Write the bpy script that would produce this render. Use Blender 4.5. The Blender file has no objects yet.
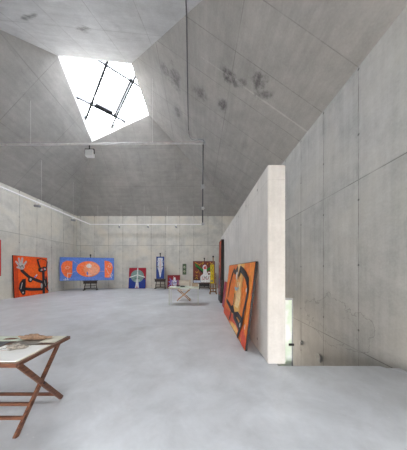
import bpy, bmesh, math, random
from mathutils import Vector, Matrix
random.seed(4)
PI = math.pi
sc = bpy.context.scene
COL = sc.collection

# ------------------------------------------------------------------ places
F, VX, VY, EYE = 192.0, 198.7, 269.7, 1.5          # 17 mm lens, eye height 1.5 m
YB = EYE * F / 18.5                                # back wall
XL = (77 - VX) / F * YB                            # left wall
XR = (241 - VX) / F * YB                           # right wall
ZW = EYE + 53.7 / F * YB                           # top of the walls
YF = -2.6                                          # wall behind the camera
YN = 0.70                                          # where the near roof slope meets wall height

def ray(px, py): return Vector(((px - VX) / F, 1.0, (VY - py) / F))
def hit(n, d, px, py):
    r = ray(px, py); c = Vector((0, 0, EYE))
    return c + r * ((d - n.dot(c)) / n.dot(r))

b_ = 0.94
nB = Vector((0, b_, 1)); dB = b_ * YB + ZW
pBL = hit(nB, dB, 92, 142); pBR = hit(nB, dB, 149, 115)
a_ = (pBL.z - ZW) / (pBL.x - XL); c_ = (pBR.z - ZW) / (XR - pBR.x)
nA = Vector((-a_, 0, 1)); dA = ZW - a_ * XL
nC = Vector((c_, 0, 1)); dC = ZW + c_ * XR
pTL = hit(nA, dA, 58, 56); pTR = hit(nC, dC, 131, 64)
qA = hit(nA, dA, 0, 37); qC = hit(nC, dC, 196, 0)
def along(p, q, z): t = (z - p.z) / (q.z - p.z); return p + (q - p) * t
cNL = along(pTL, qA, ZW); cNR = along(pTR, qC, ZW)  # near corners of the roof at wall height
mN = qA * .25 + qC * .75; nDD = (pTR - pTL).cross(mN - pTL).normalized()
def onD(x, z): return Vector((x, (nDD.dot(pTL) - nDD.x*x - nDD.z*z) / nDD.y, z))
cNL, cNR = onD(XL, ZW), onD(XR, ZW)
dD = (pTL.z - ZW) / (pTL.y - cNL.y)
zF_L = ZW - dD * (cNL.y - YF); zF_R = ZW - dD * (cNR.y - YF)

# ------------------------------------------------------------------ helpers
def setp(o, label=None, cat=None, group=None, kind=None):
    if label: o['label'] = label
    if cat: o['category'] = cat
    if group: o['group'] = group
    if kind: o['kind'] = kind
    return o
def mobj(name, bm, mats, parent=None, smooth=False):
    me = bpy.data.meshes.new(name)
    bm.normal_update(); bm.to_mesh(me); bm.free()
    if not isinstance(mats, (list, tuple)): mats = [mats]
    for m in mats: me.materials.append(m)
    if smooth:
        for p in me.polygons: p.use_smooth = True
    o = bpy.data.objects.new(name, me); COL.objects.link(o)
    if parent: o.parent = parent
    return o
def empty(name, loc=(0, 0, 0), rz=0):
    o = bpy.data.objects.new(name, None); o.empty_display_size = .1
    o.location = loc; o.rotation_euler = (0, 0, rz); COL.objects.link(o); return o
def box(bm, x0, x1, y0, y1, z0, z1, mi=0, bev=0):
    v = [bm.verts.new(p) for p in ((x0,y0,z0),(x1,y0,z0),(x1,y1,z0),(x0,y1,z0),(x0,y0,z1),(x1,y0,z1),(x1,y1,z1),(x0,y1,z1))]
    fs = [bm.faces.new([v[i] for i in q]) for q in ((3,2,1,0),(4,5,6,7),(0,1,5,4),(1,2,6,5),(2,3,7,6),(3,0,4,7))]
    for f in fs: f.material_index = mi
    if bev:
        es = list({e for f in fs for e in f.edges})
        bmesh.ops.bevel(bm, geom=es, offset=bev, segments=2, affect='EDGES', profile=.5)
    return fs
def bar(bm, p, q, w, t, up=(0, 0, 1), mi=0, bev=0):
    """rectangular bar from p to q, w wide, t thick"""
    p, q = Vector(p), Vector(q); d = (q - p); L = d.length; d.normalize()
    s = d.cross(Vector(up)); s = s.normalized() if s.length > 1e-4 else Vector((1, 0, 0)); u = s.cross(d)
    v = []
    for e in (p, q):
        for a, c in ((-1,-1),(1,-1),(1,1),(-1,1)): v.append(bm.verts.new(e + s*a*w/2 + u*c*t/2))
    fs = [bm.faces.new([v[i] for i in k]) for k in ((0,1,2,3),(7,6,5,4),(0,4,5,1),(1,5,6,2),(2,6,7,3),(3,7,4,0))]
    for f in fs: f.material_index = mi
    if bev: bmesh.ops.bevel(bm, geom=list({e for f in fs for e in f.edges}), offset=bev, segments=2, affect='EDGES')
def tube(bm, pts, r, n=10, mi=0):
    pts = [Vector(p) for p in pts]; rings = []
    for i, p in enumerate(pts):
        d = (pts[min(i+1, len(pts)-1)] - pts[max(i-1, 0)]).normalized()
        s = d.cross(Vector((0, 0, 1)));
        if s.length < .05: s = d.cross(Vector((0, 1, 0)))
        s.normalize(); u = s.cross(d); rr = r[i] if isinstance(r, (list, tuple)) else r
        rings.append([bm.verts.new(p + (s*math.cos(2*PI*k/n) + u*math.sin(2*PI*k/n))*rr) for k in range(n)])
    for a, c in zip(rings, rings[1:]):
        for k in range(n):
            f = bm.faces.new((a[k], a[(k+1) % n], c[(k+1) % n], c[k])); f.material_index = mi; f.smooth = True
    for rg in (rings[0], rings[-1]):
        f = bm.faces.new(rg); f.material_index = mi
    bmesh.ops.recalc_face_normals(bm, faces=bm.faces[:])
def smooth_path(pts, k=6):
    pts = [Vector(p) for p in pts]; out = []
    for i in range(len(pts)-1):
        p0, p1, p2, p3 = pts[max(i-1,0)], pts[i], pts[i+1], pts[min(i+2, len(pts)-1)]
        for j in range(k):
            t = j/k
            out.append(.5*((2*p1)+(p2-p0)*t+(2*p0-5*p1+4*p2-p3)*t*t+(3*p1-p0-3*p2+p3)*t**3))
    out.append(pts[-1]); return out

# ------------------------------------------------------------------ materials
class NT:
    def __init__(s, name):
        s.m = bpy.data.materials.new(name); s.m.use_nodes = True; s.t = s.m.node_tree
        s.b = s.t.nodes['Principled BSDF']; s.out = s.t.nodes['Material Output']
    def n(s, typ, **kw):
        o = s.t.nodes.new(typ)
        for k, v in kw.items(): setattr(o, k, v)
        return o
    def link(s, a, b): s.t.links.new(a, b)
    def put(s, sock, v):
        if isinstance(v, (int, float)): sock.default_value = v
        elif isinstance(v, (tuple, list)): sock.default_value = v
        else: s.link(v, sock)
    def M(s, op, a, b=0.0, c=None):
        o = s.n('ShaderNodeMath', operation=op); s.put(o.inputs[0], a); s.put(o.inputs[1], b)
        if c is not None: s.put(o.inputs[2], c)
        return o.outputs[0]
    def mix(s, fac, a, b, blend='MIX'):
        o = s.n('ShaderNodeMix', data_type='RGBA', blend_type=blend); s.put(o.inputs[0], fac); s.put(o.inputs[6], a); s.put(o.inputs[7], b)
        return o.outputs[2]
    def rng(s, v, a, b, c=0.0, d=1.0, smooth=True):
        o = s.n('ShaderNodeMapRange', interpolation_type='SMOOTHSTEP' if smooth else 'LINEAR')
        s.put(o.inputs[0], v)
        for i, x in enumerate((a, b, c, d)): o.inputs[i+1].default_value = x
        return o.outputs[0]
    def noise(s, vec, scale, detail=4, rough=.55, dist=0):
        o = s.n('ShaderNodeTexNoise'); s.put(o.inputs['Vector'], vec)
        o.inputs['Scale'].default_value = scale; o.inputs['Detail'].default_value = detail
        o.inputs['Roughness'].default_value = rough; o.inputs['Distortion'].default_value = dist
        return o.outputs['Fac']
    def scale(s, vec, x, y, z=1, rot=0):
        o = s.n('ShaderNodeMapping'); s.put(o.inputs['Vector'], vec); o.inputs['Scale'].default_value = (x, y, z)
        o.inputs['Rotation'].default_value = (0, 0, rot); return o.outputs[0]
    def bump(s, h, st=.3, dist=.01):
        o = s.n('ShaderNodeBump'); o.inputs['Strength'].default_value = st; o.inputs['Distance'].default_value = dist
        s.link(h, o.inputs['Height']); s.link(o.outputs[0], s.b.inputs['Normal'])

def plain(name, col, rough=.6, metal=0, var=.12, scale=6, spec=.4):
    k = NT(name); tc = k.n('ShaderNodeTexCoord').outputs['Object']
    nz = k.noise(tc, scale, 4)
    v = k.rng(nz, .3, .7, 1-var, 1+var)
    c = k.n('ShaderNodeVectorMath', operation='SCALE'); c.inputs[0].default_value = col; k.link(v, c.inputs['Scale'])
    k.link(c.outputs[0], k.b.inputs['Base Color'])
    k.b.inputs['Roughness'].default_value = rough; k.b.inputs['Metallic'].default_value = metal
    k.b.inputs['Specular IOR Level'].default_value = spec
    return k.m

def concrete(name, col, su=1.16, ou=0, vl=(), sv=None, tie=True, blobs=(), streak=.10, streak_rot=0, contour=None, line=.45, var=.16, rough=.75, lw=.016, panel=.08, warm=0.0):
    """board-cast concrete, UV in metres: joints every su along u, pour joints at the heights vl or every sv"""
    k = NT(name); uv = k.n('ShaderNodeUVMap').outputs[0]
    sp = k.n('ShaderNodeSeparateXYZ'); k.link(uv, sp.inputs[0]); u, v = sp.outputs[0], sp.outputs[1]
    du = k.M('PINGPONG', k.M('SUBTRACT', u, ou), su/2)
    wob = k.M('MULTIPLY', k.M('SUBTRACT', k.noise(uv, 9, 2), .5), .012)
    du2 = k.M('ADD', du, wob)
    L = k.M('MULTIPLY', k.rng(du2, 0.0, lw, 1, 0), .9)
    if sv:
        dv = k.M('PINGPONG', v, sv/2); L = k.M('MAXIMUM', L, k.rng(dv, 0, lw, 1, 0))
    for z in vl:
        L = k.M('MAXIMUM', L, k.rng(k.M('ABSOLUTE', k.M('SUBTRACT', v, z)), 0, lw, 1, 0))
    # joints fade in and out along their length
    L = k.M('MULTIPLY', L, k.rng(k.noise(uv, 1.1, 3), .3, .62, .35, 1))
    # large mottling + fine speckle + streaks
    big = k.noise(uv, .55, 5, .6, .6); mid = k.noise(uv, 2.6, 6, .65); fine = k.noise(uv, 22, 3)
    st = k.noise(k.scale(k.scale(uv, 1, 1, 1, streak_rot), 3.2, .22), 2.0, 5, .6)
    t = k.M('ADD', k.M('MULTIPLY', k.M('SUBTRACT', big, .5), var*2.2), k.M('MULTIPLY', k.M('SUBTRACT', mid, .5), var*1.7))
    t = k.M('ADD', t, k.M('MULTIPLY', k.M('SUBTRACT', fine, .5), var*.9))
    t = k.M('ADD', t, k.M('MULTIPLY', k.M('SUBTRACT', st, .5), streak*2.4))
    # each formwork panel its own tone
    cu = k.M('FLOOR', k.M('DIVIDE', k.M('SUBTRACT', u, ou), su)); cv = k.M('FLOOR', k.M('DIVIDE', v, 3.46 if not sv else sv))
    cb = k.n('ShaderNodeCombineXYZ'); k.link(cu, cb.inputs[0]); k.link(cv, cb.inputs[1])
    wn = k.n('ShaderNodeTexWhiteNoise'); k.link(cb.outputs[0], wn.inputs['Vector'])
    t = k.M('ADD', k.M('MULTIPLY', t, 2.1), k.M('MULTIPLY', k.M('SUBTRACT', wn.outputs['Value'], .5), panel*2))
    tone = k.M('ADD', t, 1.0)
    hole = None
    if tie:
        dv = k.M('PINGPONG', k.M('SUBTRACT', v, .2), .7)
        dd = k.M('SQRT', k.M('ADD', k.M('MULTIPLY', du, du), k.M('MULTIPLY', dv, dv)))
        hole = k.rng(dd, .012, .035, 1, 0)
        halo = k.M('MULTIPLY', k.rng(dd, .02, .16, 1, 0), k.rng(mid, .45, .7, 0, .3))
        L = k.M('MAXIMUM', L, halo)
        # grime that runs along the joints
        g = k.M('MULTIPLY', k.rng(du, 0, .10, 1, 0), k.rng(k.noise(k.scale(uv, 2, .5), 1.6, 4), .5, .68, 0, .45))
        L = k.M('MAXIMUM', L, g)
    S = None; LS = None
    for (bu, bv, ru, rv, stg, rot) in blobs:
        m = k.n('ShaderNodeVectorMath', operation='SUBTRACT'); k.link(uv, m.inputs[0]); m.inputs[1].default_value = (bu, bv, 0)
        e = k.n('ShaderNodeVectorMath', operation='LENGTH'); k.link(k.scale(k.scale(m.outputs[0], 1, 1, 1, rot), 1/ru, 1/rv), e.inputs[0])
        d = k.M('ADD', e.outputs['Value'], k.M('MULTIPLY', k.M('SUBTRACT', k.noise(uv, 3.2, 6, .7), .5), 2.6))
        if stg < 0: C2 = k.rng(d, .4, 1.1, -stg, 0); LS = C2 if LS is None else k.M('MAXIMUM', LS, C2); continue
        q = k.M('MULTIPLY', k.rng(d, .25, 1.1, stg, 0), k.rng(k.noise(uv, 6, 5, .7), .35, .6, .35, 1))
        S = q if S is None else k.M('MAXIMUM', S, q)
    if contour:
        cu_, cv_, ru, rv = contour
        m = k.n('ShaderNodeVectorMath', operation='SUBTRACT'); k.link(uv, m.inputs[0]); m.inputs[1].default_value = (cu_, cv_, 0)
        e = k.n('ShaderNodeVectorMath', operation='LENGTH'); k.link(k.scale(m.outputs[0], 1/ru, 1/rv), e.inputs[0])
        d = k.M('ADD', e.outputs['Value'], k.M('MULTIPLY', k.M('SUBTRACT', k.noise(uv, 1.5, 5, .6), .5), 1.7))
        ring = k.rng(k.M('ABSOLUTE', k.M('SUBTRACT', d, .9)), .0, .035, .42, 0)
        ring2 = k.rng(k.M('ABSOLUTE', k.M('SUBTRACT', d, .5)), .0, .03, .25, 0)
        inside = k.rng(d, .8, .93, .07, 0)
        for q in (ring, ring2, inside): S = q if S is None else k.M('MAXIMUM', S, q)
    base = k.n('ShaderNodeVectorMath', operation='SCALE'); base.inputs[0].default_value = col; k.link(tone, base.inputs['Scale'])
    c = base.outputs[0]
    if warm: c = k.mix(k.rng(big, .4, .7, 0, warm), c, (col[0]*1.02, col[1]*.93, col[2]*.80, 1))
    if LS is not None: c = k.mix(LS, c, (min(1, col[0]*1.55), min(1, col[1]*1.55), min(1, col[2]*1.55), 1))
    if S is not None: c = k.mix(S, c, (col[0]*.18, col[1]*.18, col[2]*.19, 1))
    c = k.mix(k.M('MULTIPLY', L, line), c, (col[0]*.25, col[1]*.24, col[2]*.23, 1))
    if hole is not None: c = k.mix(k.M('MULTIPLY', hole, .75), c, (.05, .05, .05, 1))
    k.link(c, k.b.inputs['Base Color']); k.b.inputs['Roughness'].default_value = rough
    k.b.inputs['Specular IOR Level'].default_value = .3
    h = k.M('SUBTRACT', k.M('MULTIPLY', mid, .3), L)
    k.bump(h, .25, .006)
    return k.m

def slab(name, pts, off, uvf, mat, hole_off=0):
    """polygon pts pushed by off into a solid; uvf gives metres on the face"""
    bm = bmesh.new(); off = Vector(off)
    a = [bm.verts.new(p) for p in pts]; b = [bm.verts.new(Vector(p) + off) for p in pts]
    bm.faces.new(a); bm.faces.new(b[::-1]); n = len(a)
    for i in range(n): bm.faces.new((a[i], b[i], b[(i+1) % n], a[(i+1) % n]))
    bmesh.ops.recalc_face_normals(bm, faces=bm.faces[:])
    uvl = bm.loops.layers.uv.new('UVMap')
    for f in bm.faces:
        for l in f.loops: l[uvl].uv = uvf(l.vert.co)
    o = mobj(name, bm, mat); o['kind'] = 'structure'; return o

# ------------------------------------------------------------------ the setting
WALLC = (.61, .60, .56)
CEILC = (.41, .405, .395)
def uv_xz(p): return (p.x, p.z)
def uv_yz(p): return (p.y, p.z)
def uv_xy(p): return (p.x, p.y)
kA = math.hypot(1, 1/a_); kB = math.hypot(1, 1/b_); kC = math.hypot(1, 1/c_); kD = math.hypot(1, 1/dD)
def uvA(p): return (p.y, (p.z - ZW) * kA)
def uvB(p): return (p.x, (p.z - ZW) * kB)
def uvC(p): return (p.y, (p.z - ZW) * kC)
def uvD(p): return (p.x, (p.z - ZW) * kD)

m_back = concrete('concrete_back_wall', WALLC, 1.15, -8.45, (3.46,), streak=.05, line=.8, warm=.5, lw=.022)
m_left = concrete('concrete_left_wall', WALLC, 1.15, 10.56, (3.46,), streak=.05, line=.78, warm=.4, lw=.02)
ct = ray(340, 333); yR = 3.43 / ct.x
yb1 = XR / ((333 - VX) / F)
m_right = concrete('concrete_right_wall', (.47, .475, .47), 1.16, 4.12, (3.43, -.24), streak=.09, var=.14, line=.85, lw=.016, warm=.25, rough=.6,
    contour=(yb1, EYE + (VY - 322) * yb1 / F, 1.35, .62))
m_part = concrete('concrete_partition', (.60, .585, .565), .90, 3.62, (2.93,), streak=.08, var=.10, line=.32, lw=.008, warm=.1, panel=.02)
def blobC(px, py, ru, rv, s, rot=0):
    p = hit(nC, dC, px, py); u, v = uvC(p); return (u, v, ru, rv, s, rot)
def blobD(px, py, ru, rv, s, rot=0):
    n = Vector((0, -dD, 1)); p = hit(n, ZW - dD * (cNL.y + cNR.y) / 2, px, py); u, v = uvD(p); return (u, v, ru, rv, s, rot)
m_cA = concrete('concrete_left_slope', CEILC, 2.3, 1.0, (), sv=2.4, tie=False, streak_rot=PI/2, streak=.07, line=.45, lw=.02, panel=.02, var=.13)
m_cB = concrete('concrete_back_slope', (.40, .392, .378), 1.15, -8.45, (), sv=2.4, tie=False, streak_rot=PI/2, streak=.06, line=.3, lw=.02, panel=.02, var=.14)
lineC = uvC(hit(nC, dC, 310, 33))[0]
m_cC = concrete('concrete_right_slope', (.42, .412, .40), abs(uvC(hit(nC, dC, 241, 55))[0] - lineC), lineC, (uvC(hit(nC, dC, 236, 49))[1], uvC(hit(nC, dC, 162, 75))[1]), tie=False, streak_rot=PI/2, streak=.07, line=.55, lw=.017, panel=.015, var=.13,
    blobs=[blobC(268, 104, .035, 2.6, -.55), blobC(238, 82, .06, .5, -.6), blobC(229, 76, .28, .35, .8, .3), blobC(240, 84, .16, .5, .6, .5), blobC(259, 80, .32, .28, .8, -.4), blobC(263, 95, .15, .4, .6, .6), blobC(222, 106, .3, .25, .75), blobC(201, 94, .3, .35, .65), blobC(175, 78, .6, .3, .6), blobC(166, 72, .4, .25, .5), blobC(178, 112, .4, .3, .5), blobC(245, 145, .3, .15, .2)])
lD = uvD(hit(nDD, nDD.dot(pTL), 60, 26))
m_cD_lit = concrete('concrete_near_slope_lit', (.66, .675, .69), 1.35, uvD(hit(nDD, nDD.dot(pTL), 92, 14))[0], (lD[1], lD[1] - 2.4), tie=False, streak_rot=PI/2, streak=.05, line=.55, lw=.014, panel=.015, var=.13,  # paler, bluer base colour paints in the brighter light on this slope
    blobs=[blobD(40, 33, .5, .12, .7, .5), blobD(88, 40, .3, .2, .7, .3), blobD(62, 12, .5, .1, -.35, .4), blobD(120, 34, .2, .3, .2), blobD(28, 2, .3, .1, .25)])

slab('wall_back', [(XL - .3, YB, -.3), (XR + .3, YB, -.3), (XR + .3, YB, ZW), (XL - .3, YB, ZW)], (0, .3, 0), uv_xz, m_back)
slab('wall_left', [(XL, YF, -.3), (XL, YB, -.3), (XL, YB, ZW), (XL, cNL.y, ZW), (XL, YF, zF_L)], (-.3, 0, 0), uv_yz, m_left)
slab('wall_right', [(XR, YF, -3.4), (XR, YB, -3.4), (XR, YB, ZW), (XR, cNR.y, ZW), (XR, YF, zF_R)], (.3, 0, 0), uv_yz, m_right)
UP = (0, 0, .3)
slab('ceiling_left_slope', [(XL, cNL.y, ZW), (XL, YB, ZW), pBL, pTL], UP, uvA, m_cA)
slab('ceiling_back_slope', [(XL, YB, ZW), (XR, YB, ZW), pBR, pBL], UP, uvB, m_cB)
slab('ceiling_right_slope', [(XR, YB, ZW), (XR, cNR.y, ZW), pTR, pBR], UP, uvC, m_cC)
slab('ceiling_near_slope', [(XR, cNR.y, ZW), (XL, cNL.y, ZW), pTL, pTR], UP, uvD, m_cD_lit)
slab('ceiling_near_end', [(XL, cNL.y, ZW), (XR, cNR.y, ZW), (XR, YF, zF_R), (XL, YF, zF_L)], UP, uvD, m_cD_lit)

# floor: trowelled concrete with a stair opening beside the partition
k = NT('trowelled_floor'); tc = k.n('ShaderNodeTexCoord').outputs['Object']
big = k.noise(tc, .45, 6, .62, .8); mid = k.noise(tc, 1.7, 8, .68, .4); fi = k.noise(tc, 14, 4, .7); swirl = k.noise(tc, .9, 3, .5, 2.5)
t = k.M('ADD', k.M('MULTIPLY', k.M('SUBTRACT', big, .5), .8), k.M('MULTIPLY', k.M('SUBTRACT', mid, .5), .75))
t = k.M('ADD', t, k.M('MULTIPLY', k.M('SUBTRACT', fi, .5), .08)); t = k.M('ADD', t, k.M('MULTIPLY', k.M('SUBTRACT', swirl, .5), .14))
t = k.M('ADD', t, 1.0)
s_ = k.n('ShaderNodeVectorMath', operation='SCALE'); s_.inputs[0].default_value = (.53, .55, .58); k.link(t, s_.inputs['Scale'])
spk = k.rng(k.noise(tc, 26, 2, .5), .70, .78, 0, .35)
c = k.mix(spk, s_.outputs[0], (.75, .75, .74, 1))
k.link(c, k.b.inputs['Base Color'])
k.link(k.rng(mid, .3, .7, .34, .52), k.b.inputs['Roughness']); k.b.inputs['Specular IOR Level'].default_value = .45
k.bump(mid, .06, .004); m_floor = k.m
bm = bmesh.new()
SX0, SY0, SY1 = 1.24, 2.99, 10.0
for poly in ([(XL, YF), (SX0, YF), (SX0, YB), (XL, YB)], [(SX0, SY1), (XR, SY1), (XR, YB), (SX0, YB)],
             [(SX0, YF), (XR, YF), (XR, 2.21), (3.0, 2.76), (2.82, SY0), (SX0, SY0)]):
    a = [bm.verts.new((x, y, 0)) for x, y in poly]; b = [bm.verts.new((x, y, -.3)) for x, y in poly]; n = len(a)
    bm.faces.new(a); bm.faces.new(b[::-1])
    for i in range(n): bm.faces.new((a[i], b[i], b[(i+1) % n], a[(i+1) % n]))
bmesh.ops.recalc_face_normals(bm, faces=bm.faces[:])
mobj('floor', bm, m_floor)['kind'] = 'structure'

# partition, free-standing slab between the studio and the stair
PS = .0081
def px_(y): return 1.10 + PS * (y - 3.05)
PT = 3.17
bm = bmesh.new()
vs = []
for z in (0.0, PT):
    vs.append([bm.verts.new(p) for p in ((px_(3.05), 3.05, z), (px_(3.05) + .28, 3.05, z), (px_(9.8) + .28, 9.8, z), (px_(9.8), 9.8, z))])
bm.faces.new(vs[0][::-1]); bm.faces.new(vs[1])
for i in range(4): bm.faces.new((vs[0][i], vs[0][(i+1) % 4], vs[1][(i+1) % 4], vs[1][i]))
bmesh.ops.bevel(bm, geom=bm.edges[:], offset=.012, segments=2, affect='EDGES')
uvl = bm.loops.layers.uv.new('UVMap')
bm.normal_update()
for f in bm.faces:
    for l in f.loops:
        co = l.vert.co
        l[uvl].uv = (co.x + 3.9, co.z) if abs(f.normal.y) > .7 else (co.y, co.z)
o = mobj('wall_partition', bm, m_part); o['kind'] = 'structure'
# stair well below the floor
bm = bmesh.new(); box(bm, 1.24, 1.54, SY0 + .1, SY1, -3.4, -.30)
uvl = bm.loops.layers.uv.new('UVMap')
for f in bm.faces:
    for l in f.loops: l[uvl].uv = (l.vert.co.y, l.vert.co.z)
mobj('wall_stairwell', bm, m_right)['kind'] = 'structure'
bm = bmesh.new(); box(bm, 1.24, XR, SY1, SY1 + .3, -.75, -.30); box(bm, 1.24, 1.60, SY1, SY1 + .3, -3.7, -.75); box(bm, 1.60, XR, SY1, SY1 + .3, -3.7, -3.3)
box(bm, 1.24, XR, SY0 - .3, SY0, -3.4, -.30)
uvl = bm.loops.layers.uv.new('UVMap')
for f in bm.faces:
    for l in f.loops: l[uvl].uv = (l.vert.co.x, l.vert.co.z)
mobj('wall_stairwell_end', bm, m_right)['kind'] = 'structure'
bm = bmesh.new(); prof = [(SY0, -.18)]
y, z = SY0, -.18
for i in range(17):
    y += .29; prof.append((y, z)); z -= .18; prof.append((y, z))
prof += [(SY1, z), (SY1, -3.7), (SY0, -3.7)]
a = [bm.verts.new((1.54, yy, zz)) for yy, zz in prof]; b = [bm.verts.new((XR, yy, zz)) for yy, zz in prof]
bm.faces.new(a); bm.faces.new(b[::-1])
for i in range(len(a)): bm.faces.new((a[i], b[i], b[(i+1) % len(a)], a[(i+1) % len(a)]))
bmesh.ops.recalc_face_normals(bm, faces=bm.faces[:])
mobj('floor_stair_flight', bm, m_floor)['kind'] = 'structure'

# skylight well, frame, glazing
m_white = plain('white_plaster', (.82, .83, .83), .6, var=.02)
m_steel = plain('dark_steel', (.045, .047, .055), .45, .3, .1)
m_grey = plain('galvanised_conduit', (.42, .43, .44), .4, .5, .1)
m_darkconduit = plain('dark_grey_conduit', (.10, .10, .11), .5, .1, .1)
def glass(name, tint=(1, 1, 1), gl=.06):
    k = NT(name); tr = k.n('ShaderNodeBsdfTransparent'); tr.inputs[0].default_value = (*tint, 1)
    g = k.n('ShaderNodeBsdfGlossy'); g.inputs['Roughness'].default_value = .03
    mx = k.n('ShaderNodeMixShader'); mx.inputs[0].default_value = gl
    k.link(tr.outputs[0], mx.inputs[1]); k.link(g.outputs[0], mx.inputs[2])
    k.link(mx.outputs[0], k.out.inputs[0]); return k.m
m_glass = glass('clear_glass')
ring = [pTL, pTR, pBR, pBL]; cen = sum(ring, Vector()) / 4
WELL = .42
bm = bmesh.new()
for i in range(4):
    p, q = ring[i], ring[(i+1) % 4]
    po = p + (p - cen).normalized() * .25; qo = q + (q - cen).normalized() * .25
    u = Vector((0, 0, WELL)); dn = Vector((0, 0, 0))
    v = [bm.verts.new(x) for x in (p, q, q + u, p + u, po + Vector((0,0,.3)), qo + Vector((0,0,.3)), qo + u, po + u)]
    for f in ((0,1,2,3), (5,4,7,6), (3,2,6,7), (1,0,4,5), (0,3,7,4), (2,1,5,6)): bm.faces.new([v[i] for i in f])
bmesh.ops.recalc_face_normals(bm, faces=bm.faces[:])
sk = mobj('window_1', bm, m_white); sk['kind'] = 'structure'
bm = bmesh.new(); u = Vector((0, 0, WELL + .01)); v = [bm.verts.new(x + (x - cen).normalized() * .05 + u) for x in ring]
w = [bm.verts.new(x.co + Vector((0, 0, .02))) for x in v]
bm.faces.new((v[0], v[1], v[2])); bm.faces.new((v[0], v[2], v[3])); bm.faces.new((w[2], w[1], w[0])); bm.faces.new((w[3], w[2], w[0]))
mobj('pane', bm, m_glass, sk)
for i in range(4):
    bm = bmesh.new(); p, q = ring[i], ring[(i+1) % 4]; u = Vector((0, 0, WELL - .02)); bar(bm, p + u, q + u, .05, .04); mobj('glazing_bar', bm, m_grey, sk)
# steel under the glass, best plane through the four corners
nS = ((pTR - pBL).cross(pTL - pBR)).normalized()
if nS.z < 0: nS = -nS
dS = nS.dot(cen + Vector((0, 0, WELL - .10)))
def sp(x, y): return hit(nS, dS, 50 + x * .258, 45 + y * .258)
def beam(lst, w, h, mt, nm):
    bm = bmesh.new()
    for (x0, y0, x1, y1) in lst: bar(bm, sp(x0, y0), sp(x1, y1), w, h, nS)
    return mobj(nm, bm, mt, sk)
beam([(224, 58, 136, 292)], .095, .12, m_steel, 'beam')
beam([(332, 118, 234, 325)], .08, .12, m_steel, 'beam')
beam([(316, 128, 250, 272)], .07, .10, m_steel, 'beam')
beam([(183, 55, 360, 168)], .07, .10, m_steel, 'beam')
beam([(98, 198, 292, 296)], .085, .12, m_steel, 'beam')
beam([(110, 194, 172, 228)], .02, .03, m_grey, 'actuator_rod')
beam([(176, 228, 243, 262)], .19, .14, m_steel, 'window_opener')

# unseen wall behind the camera; assumed glazing and warm paving added for daylight
WX0, WX1, WZ1 = -2.6, 2.2, 2.3
m_front = concrete('concrete_front_wall', WALLC, 1.15, 0, (), tie=False)
bm = bmesh.new()
zt = max(zF_L, zF_R)
box(bm, XL - .3, WX0, YF - .3, YF, -.3, zt); box(bm, WX1, XR + .3, YF - .3, YF, -3.4, zt); box(bm, WX0, WX1, YF - .3, YF, WZ1, zt); box(bm, WX0, WX1, YF - .3, YF, -.3, 0)
uvl = bm.loops.layers.uv.new('UVMap')
for f in bm.faces:
    for l in f.loops: l[uvl].uv = (l.vert.co.x, l.vert.co.z)
mobj('wall_front', bm, m_front)['kind'] = 'structure'
bm = bmesh.new()
for i in range(5):
    x = WX0 + (WX1 - WX0) * i / 4; box(bm, x - .03 if i else x, x + .03 if i < 4 else x, YF - .2, YF - .12, 0, WZ1)
box(bm, WX0, WX1, YF - .2, YF - .12, WZ1 - .06, WZ1); box(bm, WX0, WX1, YF - .2, YF - .12, 0, .06)
w2 = mobj('assumed_front_window', bm, m_steel); w2['kind'] = 'structure'
bm = bmesh.new(); box(bm, WX0, WX1, YF - .17, YF - .155, .02, WZ1 - .02); mobj('pane', bm, m_glass, w2)
bm = bmesh.new(); box(bm, 1.6, 1.66, SY1+.1, SY1+.18, -3.3, -.75); box(bm, XR-.06, XR, SY1+.1, SY1+.18, -3.3, -.75); box(bm, 1.66, XR-.06, SY1+.1, SY1+.18, -.81, -.75); box(bm, 1.66, XR-.06, SY1+.1, SY1+.18, -3.3, -3.24)
w3 = mobj('assumed_stair_window', bm, m_steel); w3['kind'] = 'structure'  # assumed window, out of view, added so daylight climbs the stairwell
bm = bmesh.new(); box(bm, 1.66, XR-.06, SY1+.13, SY1+.145, -3.24, -.81); mobj('pane', bm, m_glass, w3)
bm = bmesh.new(); box(bm, -30, 30, -40, YF - .3, -.35, -.05)
mobj('ground', bm, plain('pale_paving', (.55, .48, .40), .9, var=.1, scale=1))['kind'] = 'structure'

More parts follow.
